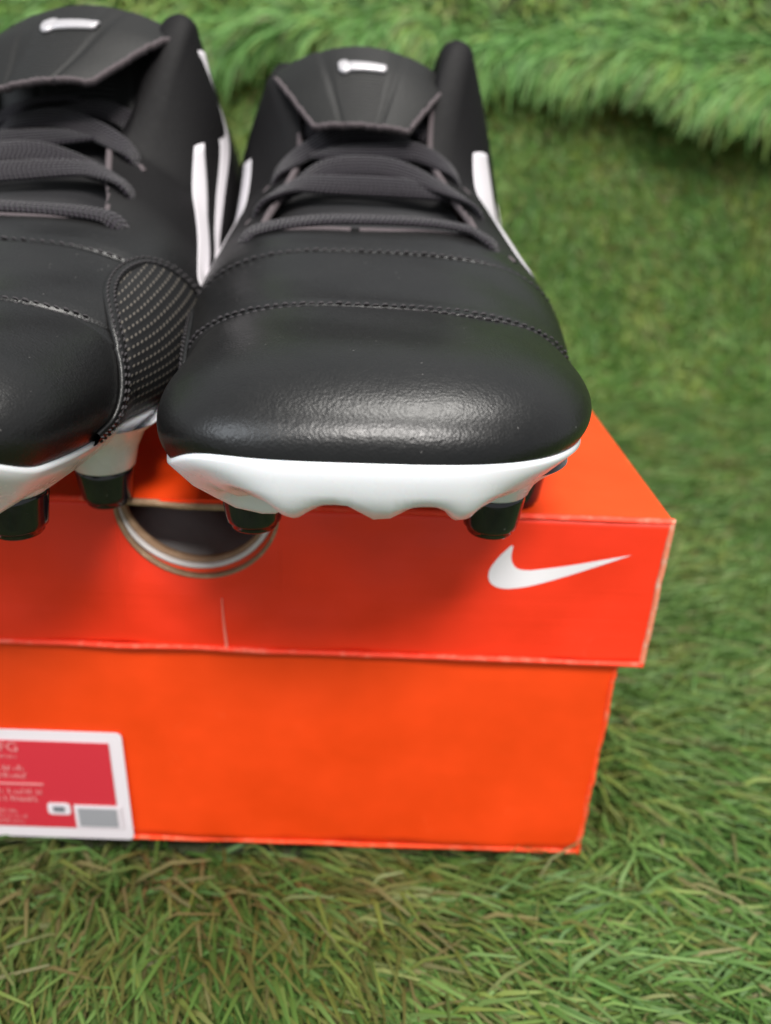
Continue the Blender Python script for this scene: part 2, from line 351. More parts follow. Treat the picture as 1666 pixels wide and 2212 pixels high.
# ------------------------------------------------------------------ shoebox
box = tag(empty('shoebox', (0, 0, 0)), 'orange cardboard shoebox with a finger hole in its red-orange lid', 'shoebox')
XR, XL, DEPTH, LIDH = 0.0813, -0.178, 0.34, 0.0462
HX, HR = -0.0445, 0.0216             # finger hole
def panel_front(name, x0, x1, z0, z1, yo, mat, parent, notch=None, thick=0.0016, bow=0.0, seed=0):
    """front panel as a grid of columns; a round notch is cut from the top edge"""
    nx = 220; xs = np.linspace(x0, x1, nx)
    if notch:
        c, r, dz = notch; a = np.linspace(-1, 1, 61); extra = c + r*np.sin(a*np.pi/2)
        xs = np.unique(np.concatenate([xs[(xs < c-r-1e-4) | (xs > c+r+1e-4)], extra]))
    top = np.full(len(xs), z1)
    if notch:
        c, r, dz = notch; ins = np.abs(xs-c) <= r
        top[ins] = z1 + dz - np.sqrt(np.maximum(r*r-(xs[ins]-c)**2, 0))
        top = np.minimum(top, z1)
    v = np.linspace(0, 1, 28)[:, None]
    r_ = np.random.default_rng(seed); ph = r_.uniform(0, 6, 6)
    zz = z0 + (top[None, :]-z0)*v
    yy = yo + bow*np.sin(np.pi*(xs-x0)/(x1-x0))[None]*np.sin(np.pi*v) + 0.00035*np.sin(xs*70+ph[0])[None]*np.sin(v*5+ph[1]) + 0.0002*np.sin(xs*160+ph[2])[None]*np.cos(v*9+ph[3])
    zz = zz + (1-v)*(0.0004*np.sin(xs*90+ph[4])+0.00025*np.sin(xs*310+ph[5]))[None]
    P = np.stack(np.broadcast_arrays(xs[None], yy, zz), -1)
    o = grid(name, P, mat, parent)
    s = o.modifiers.new('thick', 'SOLIDIFY'); s.thickness = thick; s.offset = -1
    return o, xs, P
def slab(name, lo, hi, mat, parent, bev=0.0006):
    bm = bmesh.new(); bmesh.ops.create_cube(bm, size=1)
    for v in bm.verts: v.co = Vector([(lo[i]+hi[i])/2 + v.co[i]*(hi[i]-lo[i]) for i in range(3)])
    bmesh.ops.bevel(bm, geom=bm.edges[:], offset=bev, segments=2, affect='EDGES')
    me = bpy.data.meshes.new(name); bm.to_mesh(me); bm.free(); return link(name, me, mat, parent, False)
def strip(name, pts, nrm, hw, ht, mat, parent, n=8):
    pts = np.asarray(pts, float); P, uv = sweep(pts, np.tile(nrm, (len(pts), 1)), hw, ht, n)
    P = np.concatenate([np.repeat(P[:1].mean(1, keepdims=True), n, 1), P, np.repeat(P[-1:].mean(1, keepdims=True), n, 1)], 0)
    return grid(name, P, mat, parent, wrap=True)
# --- lid
Z1, Z0 = LIDZ, LIDZ-LIDH
lid, lx, lP = panel_front('lid', XL, XR, Z0, Z1-0.0012, 0.0, M['lid'], box, (HX, HR, 0.0), 0.0016, -0.0005, 1)
tag(lid, 'red-orange lid with a white swoosh')
slab('lid_top', (XL, 0.0004, LIDZ-0.0018), (XR, DEPTH, LIDZ), M['base'], lid)
slab('lid_side', (XR-0.0016, 0.0018, Z0), (XR, DEPTH, LIDZ-0.002), M['lid'], lid)
slab('lid_side', (XL, 0.0018, Z0), (XL+0.0016, DEPTH, LIDZ-0.002), M['lid'], lid)
slab('lid_back', (XL+0.0018, DEPTH-0.0016, Z0), (XR-0.0018, DEPTH-0.0001, LIDZ-0.002), M['lid'], lid)
jit = lambda k, a: a*np.convolve(rng.normal(0, 1, k+8), np.ones(9)/9, 'valid')
def line(a, b, k, amp):
    t = np.linspace(0, 1, k)[:, None]; P = np.array(a)[None]*(1-t)+np.array(b)[None]*t
    P[:, 1] += jit(k, amp); P[:, 2] += jit(k, amp); P[:, 0] += jit(k, amp); return P
for a, b in (((XL, 0.0002, LIDZ-0.0006), (HX-HR, 0.0002, LIDZ-0.0006)), ((HX+HR, 0.0002, LIDZ-0.0006), (XR, 0.0002, LIDZ-0.0006))):
    strip('worn_edge', line(a, b, 90, 0.00015), (0, -0.6, 0.8), 0.0009, 0.0006, M['wear'], lid)
strip('worn_edge', line((XL, -0.0002, Z0), (XR, -0.0002, Z0), 140, 0.0003), (0, -0.9, -0.4), 0.0007, 0.0009, M['wear'], lid)
strip('worn_edge', line((XR-0.0002, 0.0003, Z0), (XR-0.0002, 0.0003, LIDZ), 50, 0.0003), (0.7, -0.7, 0), 0.0010, 0.0008, M['wear_side'], lid)
strip('crease', line((-0.0387, -0.0003, Z0), (-0.0390, -0.0006, Z0+0.017), 20, 0.0003), (0, -1, 0), np.linspace(0.0005, 0.0002, 20), 0.0003, M['crease'], lid)
a = np.linspace(np.pi, 2*np.pi, 60)
arc = lambda r, y, dz=0.0: np.stack([HX+r*np.cos(a), np.full(60, y), LIDZ-0.0012+dz+r*np.sin(a)], 1)
strip('hole_rim', arc(HR, 0.0006), (0, -1, 0), 0.0005, 0.0012, M['kraft'], lid)
k = 50; te = np.stack([np.linspace(HX-HR, HX+HR, k), np.full(k, 0.0006)+jit(k, 0.0002), LIDZ-0.0010+jit(k, 0.0003)-0.0009*np.sin(np.linspace(0, np.pi, k))], 1)
strip('top_cut_edge', te, (0, -0.5, 0.85), 0.0009, 0.0010, M['kraft'], lid)
# swoosh on the lid
def swoosh2d(n=40):
    """filled swoosh in a unit box: tail tip at (1, .93), hook tip at (.14, 1)"""
    lo = resample([(0.135, 1.0), (0.055, 0.72), (0.0, 0.42), (0.004, 0.17), (0.055, 0.02), (0.155, -0.02), (0.32, 0.07), (0.55, 0.31), (0.78, 0.61), (1.0, 0.90)], n)
    hi = resample([(1.0, 0.90), (0.78, 0.745), (0.55, 0.575), (0.38, 0.475), (0.275, 0.43), (0.205, 0.46), (0.165, 0.56), (0.145, 0.74), (0.150, 1.0)], n)
    return lo, hi[::-1]
lo, hi = swoosh2d(50)
o3 = np.array([0.0340, LIDZ-0.0222]); su, sv = 0.0378, 0.0128
def lidy(px_, pz_):
    i_ = int(np.clip(np.searchsorted(lx, px_), 1, len(lx)-1)); col_ = lP[:, i_]; return float(np.interp(pz_, col_[:, 2], col_[:, 1]))-0.00015
PL = np.array([[(o3[0]+(a_[0]*(1-k)+b_[0]*k)*su, 0, o3[1]+(a_[1]*(1-k)+b_[1]*k)*sv) for k in np.linspace(0, 1, 5)] for a_, b_ in zip(lo, hi)])
for q in PL.reshape(-1, 3): q[1] = lidy(q[0], q[2])
PL = PL.reshape(50, 5, 3)
grid('swoosh_logo', PL, M['logo'], lid, flip=False, smooth=True)
# --- base
IX, IY = 0.0063, 0.0023
bx0, bx1 = XL+IX, XR-IX
base, xs_, bP = panel_front('box_base', bx0, bx1, 0.0, LIDZ-0.0025, IY, M['base'], box, (HX-0.001, HR*0.985, 0.0030), 0.0022, -0.0004, 5)
slab('base_side', (bx1-0.0018, IY+0.0024, 0.0), (bx1, DEPTH-0.004, LIDZ-0.0025), M['base'], base)
slab('base_side', (bx0, IY+0.0024, 0.0), (bx0+0.0018, DEPTH-0.004, LIDZ-0.0025), M['base'], base)
slab('base_back', (bx0, DEPTH-0.0038, 0.0), (bx1, DEPTH-0.0018, LIDZ-0.0025), M['base'], base)
slab('base_floor', (bx0+0.002, IY+0.0026, 0.0004), (bx1-0.002, DEPTH-0.0042, 0.0022), M['kraft'], base)
strip('worn_edge', line((bx0, IY, 0.0006), (bx1, IY, 0.0006), 120, 0.0003), (0, -0.7, -0.7), 0.0009, 0.0007, M['wear_base'], base)
strip('worn_edge', line((bx1-0.0002, IY+0.0002, 0), (bx1-0.0002, IY+0.0002, Z0+0.002), 60, 0.0007), (0.7, -0.7, 0), 0.0009, 0.0007, M['wear_base'], base)
arcb = lambda r, y, dz: np.stack([HX-0.001+r*np.cos(a), np.full(60, y), LIDZ-0.0025+dz+r*np.sin(a)], 1)
strip('hole_rim', arcb(HR*0.985, IY+0.0004, 0.003), (0, -1, 0), 0.0007, 0.0011, M['lining'], base)
strip('hole_rim', arcb(HR*0.955, IY+0.0026, 0.003), (0, -1, 0), 0.0010, 0.0016, M['kraft'], base)
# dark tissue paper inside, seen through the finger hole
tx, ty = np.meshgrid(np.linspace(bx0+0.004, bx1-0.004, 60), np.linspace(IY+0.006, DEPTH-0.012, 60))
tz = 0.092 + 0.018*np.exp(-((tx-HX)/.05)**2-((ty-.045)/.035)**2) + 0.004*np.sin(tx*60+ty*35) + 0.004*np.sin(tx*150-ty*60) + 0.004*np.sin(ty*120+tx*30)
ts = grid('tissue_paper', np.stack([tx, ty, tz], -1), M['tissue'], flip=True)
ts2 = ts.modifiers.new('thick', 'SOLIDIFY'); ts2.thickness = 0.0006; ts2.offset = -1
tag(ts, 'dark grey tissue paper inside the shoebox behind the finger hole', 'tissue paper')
# --- size label
LX1, LX0, LZ0, LZ1 = -0.0722, -0.160, 0.0006, 0.0452; yl = IY-0.0012
def rrect(x0, x1, z0, z1, r, y):
    c = []
    for cx_, cz_, s in ((x1-r, z1-r, 0), (x0+r, z1-r, 1), (x0+r, z0+r, 2), (x1-r, z0+r, 3)):
        for t_ in np.linspace(0, np.pi/2, 6): c.append((cx_+r*np.cos(t_+s*np.pi/2), y, cz_+r*np.sin(t_+s*np.pi/2)))
    return c
def flat(name, ring, mat, parent, thick=0.0002):
    n = len(ring); V = list(ring)+[(p[0], p[1]+thick, p[2]) for p in ring]
    F = [list(range(n))[::-1], list(range(n, 2*n))] + [[i, (i+1) % n, n+(i+1) % n, n+i] for i in range(n)]
    return pymesh(name, V, F, mat, parent)
lab = flat('size_label', rrect(LX0, LX1, LZ0, LZ1, 0.0018, yl), M['label'], box)
flat('red_panel', rrect(LX0+0.003, LX1-0.0042, LZ0+0.0048, LZ1-0.0040, 0.0003, yl-0.0003), M['labelred'], lab)
flat('code_patch', rrect(LX1-0.0178, LX1-0.0030, LZ0+0.0052, LZ0+0.0150, 0.0002, yl-0.0006), M['label'], lab)
flat('code_square', rrect(LX1-0.0166, LX1-0.0042, LZ0+0.0062, LZ0+0.0140, 0.0002, yl-0.0009), M['codegrey'], lab)
flat('icon_patch', rrect(LX1-0.0262, LX1-0.0190, LZ0+0.0108, LZ0+0.0156, 0.0012, yl-0.0006), M['label'], lab)
flat('icon_mark', rrect(LX1-0.0244, LX1-0.0208, LZ0+0.0122, LZ0+0.0144, 0.0003, yl-0.0009), M['printgrey'], lab)
def textlines(name, x0, x1, z, h, seed):
    r_ = random.Random(seed); V, F = [], []; xx = x0
    while xx < x1:
        wd_ = h*r_.uniform(0.16, 0.3); z_a = z; z_b = z+h*r_.choice([1, 1, 0.8, 0.55])
        b = len(V); V += [(xx, yl-0.0006, z_a), (xx+wd_, yl-0.0006, z_a), (xx+wd_, yl-0.0006, z_b), (xx, yl-0.0006, z_b)]; F.append([b, b+1, b+2, b+3])
        if r_.random() < 0.55:
            b = len(V); zz = r_.choice([z_a, z_b-h*0.2]); V += [(xx+wd_*1.001, yl-0.0006, zz), (xx+h*0.5, yl-0.0006, zz), (xx+h*0.5, yl-0.0006, zz+h*0.2), (xx+wd_*1.001, yl-0.0006, zz+h*0.2)]; F.append([b, b+1, b+2, b+3])
        xx += h*r_.choice([0.62, 0.62, 0.62, 1.0])
    return pymesh(name, V, F, M['print'], lab)
textlines('print_line', -0.1130, -0.1055, 0.0345, 0.0012, 2)
textlines('print_line', -0.1165, -0.1035, 0.0295, 0.0020, 3)
textlines('print_line', -0.1160, -0.1030, 0.0264, 0.0020, 4)
flat('rule', [(-0.158, yl-0.0006, 0.0236), (-0.0985, yl-0.0006, 0.0236), (-0.0985, yl-0.0006, 0.0242), (-0.158, yl-0.0006, 0.0242)][::-1], M['print'], lab)
textlines('print_line', -0.1145, -0.0990, 0.0200, 0.0020, 5)
textlines('print_line', -0.1140, -0.1015, 0.0168, 0.0020, 6)
textlines('print_line', -0.1500, -0.1190, 0.0200, 0.0020, 8)
textlines('print_line', -0.1500, -0.1195, 0.0168, 0.0020, 9)
for i_, (q, xe) in enumerate(((0.0118, -0.1085), (0.0096, -0.1050), (0.0074, -0.1065))): textlines('print_line', -0.1560, xe, q, 0.0013, 20+i_)
fc = bpy.data.curves.new('product_text', 'FONT'); fc.body = 'III FG'; fc.size = 0.0052; fc.align_x = 'RIGHT'
fo = bpy.data.objects.new('tmp', fc); COL.objects.link(fo); dg = bpy.context.evaluated_depsgraph_get()
tm = bpy.data.meshes.new_from_object(fo.evaluated_get(dg)); bpy.data.objects.remove(fo)
tm.transform(Matrix.Translation((-0.1040, yl-0.0006, 0.0372)) @ Matrix.Rotation(math.pi/2, 4, 'X')); tm.materials.clear()
link('product_text', tm, M['print'], lab, False)

# ------------------------------------------------------------------ boots
#SHOE_BEGIN
# local frame: x across (+ = outer side), l from toe tip to heel, z above the lid
SL = 0.275; L0 = 0.067
def halfw(l, inner=False):
    l = np.asarray(l, float); ex = np.where(inner, 3.6, 3.0)      # fuller on the big-toe side
    front = 0.0485*(1-np.abs(1-np.clip(l, 0, .056)/.056)**ex)**(1/ex)
    back = interp(l, [.06, .08, .10, .13, .16, .19, .22, .24], [.0487, .0522, .0540, .0535, .0505, .0470, .0430, .0400])
    heel = 0.0400*np.sqrt(np.maximum(1-((np.clip(l, .24, SL)-.24)/.035)**2, 0))
    return np.where(l < .06, front, np.where(l < .24, back, heel))
def featherz(l): return interp(l, [0, .02, .05, .08, .12, .17, .22, .275], [.0368, .0345, .0305, .0280, .0275, .0290, .0310, .0330])
def topz(l):
    l = np.asarray(l, float)
    base = interp(l, [0, .03, .045, .062, .075, .092, .11, .13, .15, .17, .20, .275], [.0505, .0518, .0522, .0530, .0552, .0600, .0655, .0735, .0830, .0930, .100, .100])
    f = (1-np.abs(1-np.clip(l, 0, .030)/.030)**2.3)**(1/2.3)
    zf = featherz(l); return zf + (base-zf)*f
def centre(l): return interp(l, [0, .06, .12, .2, .275], [-.0005, .0008, .0, -.002, -.002])
COL_IN, COL_OUT = 0.0, 0.0
def collarz(l): return interp(l, [.15, .163, .174, .186, .20, .225, .25, .275], [.093, .108, .111, .109, .101, .094, .102, .112])
def surf(l, t):
    l = np.asarray(l, float); t = np.asarray(t, float); l, t = np.broadcast_arrays(l, t)
    wv = halfw(l, t < .5); zf = featherz(l)-.0048*np.clip(1-2*t, 0, 1)*sstep(.002, .018, l)*(1-sstep(.08, .12, l)); zt = topz(l); xc = centre(l)
    ea = interp(l, [0, .05, .09, .13, .17], [2.5, 2.9, 3.0, 2.5, 2.1]); eb = interp(l, [0, .05, .09, .13, .17], [2.1, 2.4, 2.5, 2.2, 1.9])
    c = -np.cos(np.pi*t); s = np.sin(np.pi*t)
    x = wv*np.sign(c)*np.abs(c)**(2/ea); z = zf+(zt-zf)*np.abs(s)**(2/eb)
    x = x*(1+0.035*np.sign(c)*(l < 9)*sstep(0.0, .05, l)*.6)
    x = x*(1-0.10*np.exp(-(z-zf)/.0055))
    # rear, open collar
    B = sstep(.150, .182, l); pk = np.exp(-((l-.174)/.015)**4); zc = collarz(l)+np.where(t < .5, COL_IN, COL_OUT)*pk; side = np.where(t < .5, -1., 1.); u = np.minimum(t, 1-t)
    wc = interp(l, [.14, .165, .20, .24, .275], [.037, .0360, .0320, .0270, .020])*np.minimum(1, wv/.0400+.0)
    k1 = np.clip(u/.34, 0, 1); k2 = np.clip((u-.34)/.06, 0, 1); k3 = np.clip((u-.40)/.06, 0, 1); k4 = np.clip((u-.46)/.04, 0, 1)
    xo = wv + (wc-wv)*k1**1.6 + .0018*np.sin(k1*np.pi); zo = zf+(zc-zf)*k1
    xo = xo - .0100*(1-np.cos(k2*np.pi))/2; zo = zo + .0042*np.sin(k2*np.pi)
    xo = xo - .001*k3; zo = zo - (zc-zf-.022)*k3
    xo = xo*(1-k4)
    x = x*(1-B) + side*np.abs(xo)*B; z = z*(1-B)+zo*B
    return np.stack([x+xc, l-L0, z], -1)
def snorm(l, t, e=2e-4):
    a = surf(l+e, t)-surf(l-e, t); b = surf(l, t+2e-3)-surf(l, t-2e-3)
    n = np.cross(b, a); n = n/(np.linalg.norm(n, axis=-1, keepdims=True)+1e-12)
    return -n if False else n
def seam1(t): v = 2*np.asarray(t)-1; return .0572 + .018*v**2 - .003*v
def seam2(t): v = 2*np.asarray(t)-1; return .092 + .010*v**2
def throat(l): return interp(l, [.1055, .1085, .113, .122, .134, .152, .168, .18], [.0, .11, .158, .156, .138, .120, .110, .105])     # half width in t
#SHOE_END
def build_shoe(name, label, loc, rz, mir, flap):
    root = tag(empty(name, loc, rz), label, 'football boot', 'pair of black boots on the box lid')
    fx = -1.0 if mir else 1.0
    def mx(P): P = np.array(P, float); P[..., 0] *= fx; return P
    def part(nm, P, mat, parent=root, wrap=False, flip=False, **k): return grid(nm, mx(P), mat, parent, wrap=wrap, flip=(flip != mir), **k)
    rg = np.random.default_rng(5 if mir else 4)
    global COL_IN, COL_OUT
    COL_IN, COL_OUT = (.006, -.004) if mir else (-.009, .0035)
    TC = .548 if mir else .488; psc = 1.0 if mir else .45
    # --- upper
    ls = np.concatenate([.012*(1-np.cos(np.linspace(0, np.pi/2, 60)))[:-1], np.linspace(.012, .125, 300)[:-1], np.linspace(.125, SL-0.0001, 170)])
    tt = np.linspace(0, 1, 181)
    Lg, Tg = np.meshgrid(ls, tt, indexing='ij'); P = surf(Lg, Tg); N = snorm(np.clip(Lg, 4e-4, SL-4e-4), np.clip(Tg, .004, .996))
    side_fade = np.sin(np.pi*Tg)**0.3
    d = -0.0005*np.exp(-((Lg-seam1(Tg))/.0007)**2) + 0.0004*sstep(-.0004, .0050, Lg-seam1(Tg))
    d += -0.0003*np.exp(-((Lg-seam2(Tg))/.0007)**2) + 0.0003*sstep(-.0004, .0050, Lg-seam2(Tg))
    d += 0.0005*np.sin(Lg*160+Tg*9)*np.sin(Tg*14+Lg*40)*sstep(.01, .05, Lg)*np.sin(np.pi*Tg)
    inth = (np.abs(Tg-TC) < throat(Lg)) & (Lg > .1058) & (Lg < .172)
    P = P + N*(d*side_fade)[..., None]
    keep = ~(inth[:-1, :-1] & inth[1:, 1:] & inth[:-1, 1:] & inth[1:, :-1])
    upper = part('upper', P, M['leather'], keep=keep)
    # --- tongue base under the laces
    lt = np.linspace(.098, .178, 60); uu = np.linspace(-1, 1, 41)
    Lt, Ut = np.meshgrid(lt, uu, indexing='ij'); Tt = TC+Ut*(throat(np.maximum(Lt, .113))+.03)
    Lc = np.minimum(Lt, .150); q0 = surf(Lc, Tt)+np.stack([0*Lt, Lt-Lc, (topz(Lt)-topz(Lc))], -1)
    tb = q0+snorm(Lc, Tt)*(-.0052+.0007*np.sin(Lt*260+Ut*3))[..., None]
    tongue = part('tongue', tb, M['knit'], flip=False)
    # --- throat edge
    for sgn in (-1, 1):
        le = np.concatenate([np.linspace(.1056, .113, 40)[:-1], np.linspace(.113, .172, 60)])
        te_ = TC+sgn*throat(le); pe = surf(le, te_); ne = snorm(le, te_)
        Q, uv = sweep(pe-ne*0.0002, ne, 0.0010, 0.0011, 10)
        part('eyestay_edge', Q, M['felt'], upper, wrap=True)
    # --- stitching
    def stitches(nm, lfun, t0, t1, pitch, rows, parent):
        V, F = [], []
        tv = np.linspace(t0, t1, 900); pv = surf(lfun(tv), tv); arc_ = np.concatenate([[0], np.cumsum(np.linalg.norm(np.diff(pv, axis=0), axis=1))])
        for off, ph in rows:
            for s_ in np.arange(pitch*(0.5+ph), arc_[-1], pitch):
                t_ = np.interp(s_, arc_, tv); l_ = lfun(t_)+off
                c0 = surf(l_, t_); nn_ = snorm(np.array(l_), np.array(t_)); c1 = surf(lfun(t_+2e-3)+off, t_+2e-3)
                T_ = c1-c0; T_ /= np.linalg.norm(T_)+1e-12; S_ = np.cross(nn_, T_)
                T_ = T_+S_*rg.normal(0.15, 0.12); hl = pitch*0.36*rg.uniform(.85, 1.15); r_ = 0.00030*rg.uniform(.8, 1.25)
                lift = 0.0004 if off > 0 else -0.0001
                c = c0+nn_*(lift+rg.normal(0, .00006))
                b = len(V)
                for u_, k_ in ((-1, .35), (-.5, 1), (.5, 1), (1, .35)):
                    for a_ in range(6):
                        A = a_*np.pi/3; dz = -0.00028*abs(u_)**3
                        V.append((c+T_*hl*u_+S_*(r_*k_*np.cos(A))+nn_*(r_*k_*np.sin(A)+dz))*np.array([fx, 1, 1]))
                for j in range(3):
                    for a_ in range(6): F.append([b+j*6+a_, b+j*6+(a_+1) % 6, b+(j+1)*6+(a_+1) % 6, b+(j+1)*6+a_])
                F.append([b+k for k in range(6)]); F.append([b+18+k for k in range(6)])
        o = pymesh(nm, V, F, M['thread'], parent, True); tag(o, kind='stuff'); return o
    stitches('toe_stitching', seam1, .262 if mir else .125, .93, .0021, ((-.0009, 0), (.0011, .5)), upper)
    stitches('vamp_stitching', seam2, .30 if mir else .16, .88, .0024, ((.0009, 0),), upper)
    # --- perforated inner side panel (x < 0), its front seam and stitching
    def pline(v):      # (l, t) along the seam, from the feather line up the front and over the top
        q_ = resample(PF, 400)*np.array([1, psc]); k_ = np.linspace(0, 1, 400); return np.interp(v, k_, q_[:, 0]), np.interp(v, k_, q_[:, 1])
    vv = np.linspace(0, 1, 90); pl, pt = pline(vv)
    tq = .012+(.303-.012)*np.sin(np.linspace(0, np.pi/2, 80)); uu = np.linspace(0, 1, 60)
    lf = interp(tq, [.012, .13, .231, .290, .302, .304], [.042, .0575, .0667, .0761, .082, .0860]); lr_ = interp(tq, [.012, .10, .196, .2457, .290, .304], [.117, .1115, .1058, .1024, .0964, .0870])
    Lp = lf[:, None]+(lr_-lf)[:, None]*uu[None]; Tp = np.maximum(tq*psc, .01)[:, None]+0*uu[None]
    edge_ = np.minimum(np.minimum(uu, 1-uu)[None]*12, ((.304-tq)/.304*9)[:, None]); Pp = surf(Lp, Tp)+snorm(Lp, Tp)*(0.0003+0.0007*np.clip(edge_, 0, 1))[..., None]
    arcu = np.cumsum(np.concatenate([np.zeros((len(tq), 1)), np.linalg.norm(np.diff(Pp, axis=1), axis=2)], 1), 1)
    arcv = np.cumsum(np.concatenate([np.zeros((1, len(uu))), np.linalg.norm(np.diff(Pp, axis=0), axis=2)], 0), 0)
    part('perforated_panel', Pp, M['perf'], upper, uv=np.stack([arcv[:, 20:21]+0*arcu, arcu], -1), flip=True)
    Q, uv = sweep(surf(pl, pt)+snorm(pl, pt)*0.0005, snorm(pl, pt), 0.0017, 0.0008, 10); part('panel_seam', Q, M['leather'], upper, wrap=True)
    V, F = [], []
    pv = surf(pl, pt); arc_ = np.concatenate([[0], np.cumsum(np.linalg.norm(np.diff(pv, axis=0), axis=1))])
    for off in (-.0006, .0008):
        for s_ in np.arange(.001, arc_[-1], .0019):
            v_ = np.interp(s_+(0.0009 if off > 0 else 0), arc_, vv); l_, t_ = [float(q) for q in pline(np.array(v_))]; l2, t2 = [float(q) for q in pline(np.array(min(v_+.01, 1)))]
            c0 = surf(l_, t_); T_ = surf(l2, t2)-c0; T_ /= np.linalg.norm(T_)+1e-9; nn_ = snorm(np.array(l_), np.array(t_)); S_ = np.cross(nn_, T_)
            c = c0+S_*off*1.2+nn_*0.0014; b = len(V)
            for u_, k_ in ((-1, .35), (-.5, 1), (.5, 1), (1, .35)):
                for a_ in range(6):
                    A = a_*np.pi/3; V.append((c+(T_+S_*.25)*.0007*u_+(S_*np.cos(A)+nn_*np.sin(A))*.0003*k_-nn_*.0003*abs(u_)**3)*np.array([fx, 1, 1]))
            for j in range(3):
                for a_ in range(6): F.append([b+j*6+a_, b+j*6+(a_+1) % 6, b+(j+1)*6+(a_+1) % 6, b+(j+1)*6+a_])
    tag(pymesh('panel_stitching', V, F, M['thread'], upper, True), kind='stuff')
    # --- swooshes on both sides, wrapped on the surface
    for sgn, tab in ((-1, SW_L if mir else SW_R), (1, SW_OUT)):
        n_ = 90; lo_ = resample(tab[0], n_); hi_ = resample(tab[1], n_); k_ = np.linspace(0, 1, 9)[None, :, None]
        S_ = lo_[:, None]*(1-k_)+hi_[:, None]*k_
        tsw = S_[..., 1] if sgn < 0 else 1-S_[..., 1]
        Pz = surf(S_[..., 0], tsw)+snorm(S_[..., 0], tsw)*0.0007
        o = part('swoosh', Pz, M['swoosh'], upper, flip=(sgn > 0))
        s_ = o.modifiers.new('thick', 'SOLIDIFY'); s_.thickness = .0002; s_.offset = 0
    # --- laces: control points (l, t) on the surface and height above it
    def lace(pts, lift, hw=.0036, wob=0.0, ph=1.0):
        pts = np.array(pts); l_ = np.minimum(pts[:, 0], .150); q = surf(l_, pts[:, 1]); nn_ = snorm(l_, pts[:, 1])
        ex = pts[:, 0]-l_; q = q+np.stack([0*ex, ex, topz(pts[:, 0])-topz(l_)], -1)
        n_ = 80; pth = resample(q+nn_*np.array(lift)[:, None], n_); nr = resample(nn_, n_)
        T_ = np.gradient(pth, axis=0); T_ /= np.linalg.norm(T_, axis=1, keepdims=True); S_ = np.cross(T_, nr)
        w_ = np.linspace(0, 1, n_)[:, None]; nr = nr + S_*(wob*np.sin(w_*np.pi*2+ph))
        env = np.minimum(1, np.minimum(np.linspace(.2, 9, n_), np.linspace(9, .2, n_)))
        Q, uv = sweep(pth, nr, hw*(0.6+.4*env), .00095, 16, 2.4)
        Q = np.concatenate([np.repeat(Q[:1].mean(1, keepdims=True), 16, 1), Q, np.repeat(Q[-1:].mean(1, keepdims=True), 16, 1)], 0)
        uv = np.concatenate([uv[:1], uv, uv[-1:]], 0)
        part('lace', Q, M['lace'], wrap=True, uv=uv)
    lace([(a_, b_+TC-.5) for a_, b_ in ((.1085, .295), (.1095, .315), (.1105, .345), (.1100, .41), (.1092, .48), (.1092, .55), (.1100, .62), (.1095, .65), (.1080, .675), (.1070, .695))],
         [-.0010, .0010, .0016, .0012, .0016, .0020, .0020, .0016, .0010, -.0010], hw=.0031, wob=.12)
    rows = [.1335, .1525, .1650, .1750]
    for i_, lr in enumerate(rows):
        th_ = float(throat(lr))
        for sg in (-1, 1):
            f_ = (sg > 0) == (i_ % 2 == 0)
            over = .0018 if f_ else 0.0; dl = .0042 if f_ else -.0026
            pts = [(lr-.0060, TC+sg*(th_+.062)), (lr-.0045, TC+sg*(th_+.042)), (lr-.0025, TC+sg*(th_+.014)), (lr+dl*.3, TC+sg*th_*.7), (lr+dl, TC+sg*.03), (lr+dl, TC-sg*.04), (lr+.0008+dl*.4, TC-sg*th_*.7), (lr+.0022, TC-sg*(th_-.008)), (lr+.0030, TC-sg*(th_+.004))]
            lift = [-.0010, .0012, .0018, .0016, .0008+over, .0006+over, .0002, -.0012, -.0026]
            lace(pts, lift, hw=.0037, wob=(.50*sg), ph=1.0+i_)
    # eyelet slits
    for lr in [.1145]+rows:
        for sg in (-1, 1):
            te2 = TC+sg*(float(throat(lr))+np.array([.064, .068, .072, .076])); le2 = np.minimum(lr-.0064-np.array([0, .0006, .0012, .0018]), .15)
            q = surf(le2, te2); nn_ = snorm(le2, te2); q[:, 1] += max(0, lr-.0064-.15)
            Q, uv = sweep(q+nn_*.0002, nn_, .0008, .0005, 8); part('eyelet', Q, M['felt'], upper, wrap=True)
    # --- folded tongue flap
    nv, nu = 60, 61; v = np.linspace(0, 1, nv)[:, None]; u = np.linspace(-1, 1, nu)[None]
    fl, fz, fw = flap['l'], flap['z'], flap['w']; kv = flap['v']
    lv = interp(v, kv, fl); zv = interp(v, kv, fz); wv = interp(v, kv, fw); dr = interp(v, kv, flap['droop'])
    bend = interp(v, kv, flap['back'])
    px = centre(.16)+flap['x']+flap.get('skew', 0)*(1-v)+u*wv; pz = zv-dr*np.abs(u)**flap.get('dp', 2.0)+flap.get('tilt', 0)*u; pl_ = lv+bend*np.abs(u)**2+0*u
    pz = pz + flap.get('edge', 0)*np.cos(u*2.6+.6)*(1-v)**2
    groove = -.0006*np.exp(-((np.abs(u)-.42-.05*v)/.035)**2) - .0003*(np.abs(u) < .42)
    nzv = np.array([0, -.75, .66]); P = np.stack(np.broadcast_arrays(px, pl_-L0, pz), -1) + groove[..., None]*nzv*np.ones((nv, 1, 1))
    P[:2] += rg.normal(0, .00010, (2, nu, 3))
    arc_v = np.cumsum(np.concatenate([[0], np.linalg.norm(np.diff(P[:, nu//2], axis=0), axis=1)]))
    fo_ = part('tongue_flap', P, M['tongue'], tongue, uv=np.stack(np.broadcast_arrays(u+0*v, arc_v[:, None]+0*u), -1), flip=False)
    s_ = fo_.modifiers.new('thick', 'SOLIDIFY'); s_.thickness = .0018; s_.offset = -1
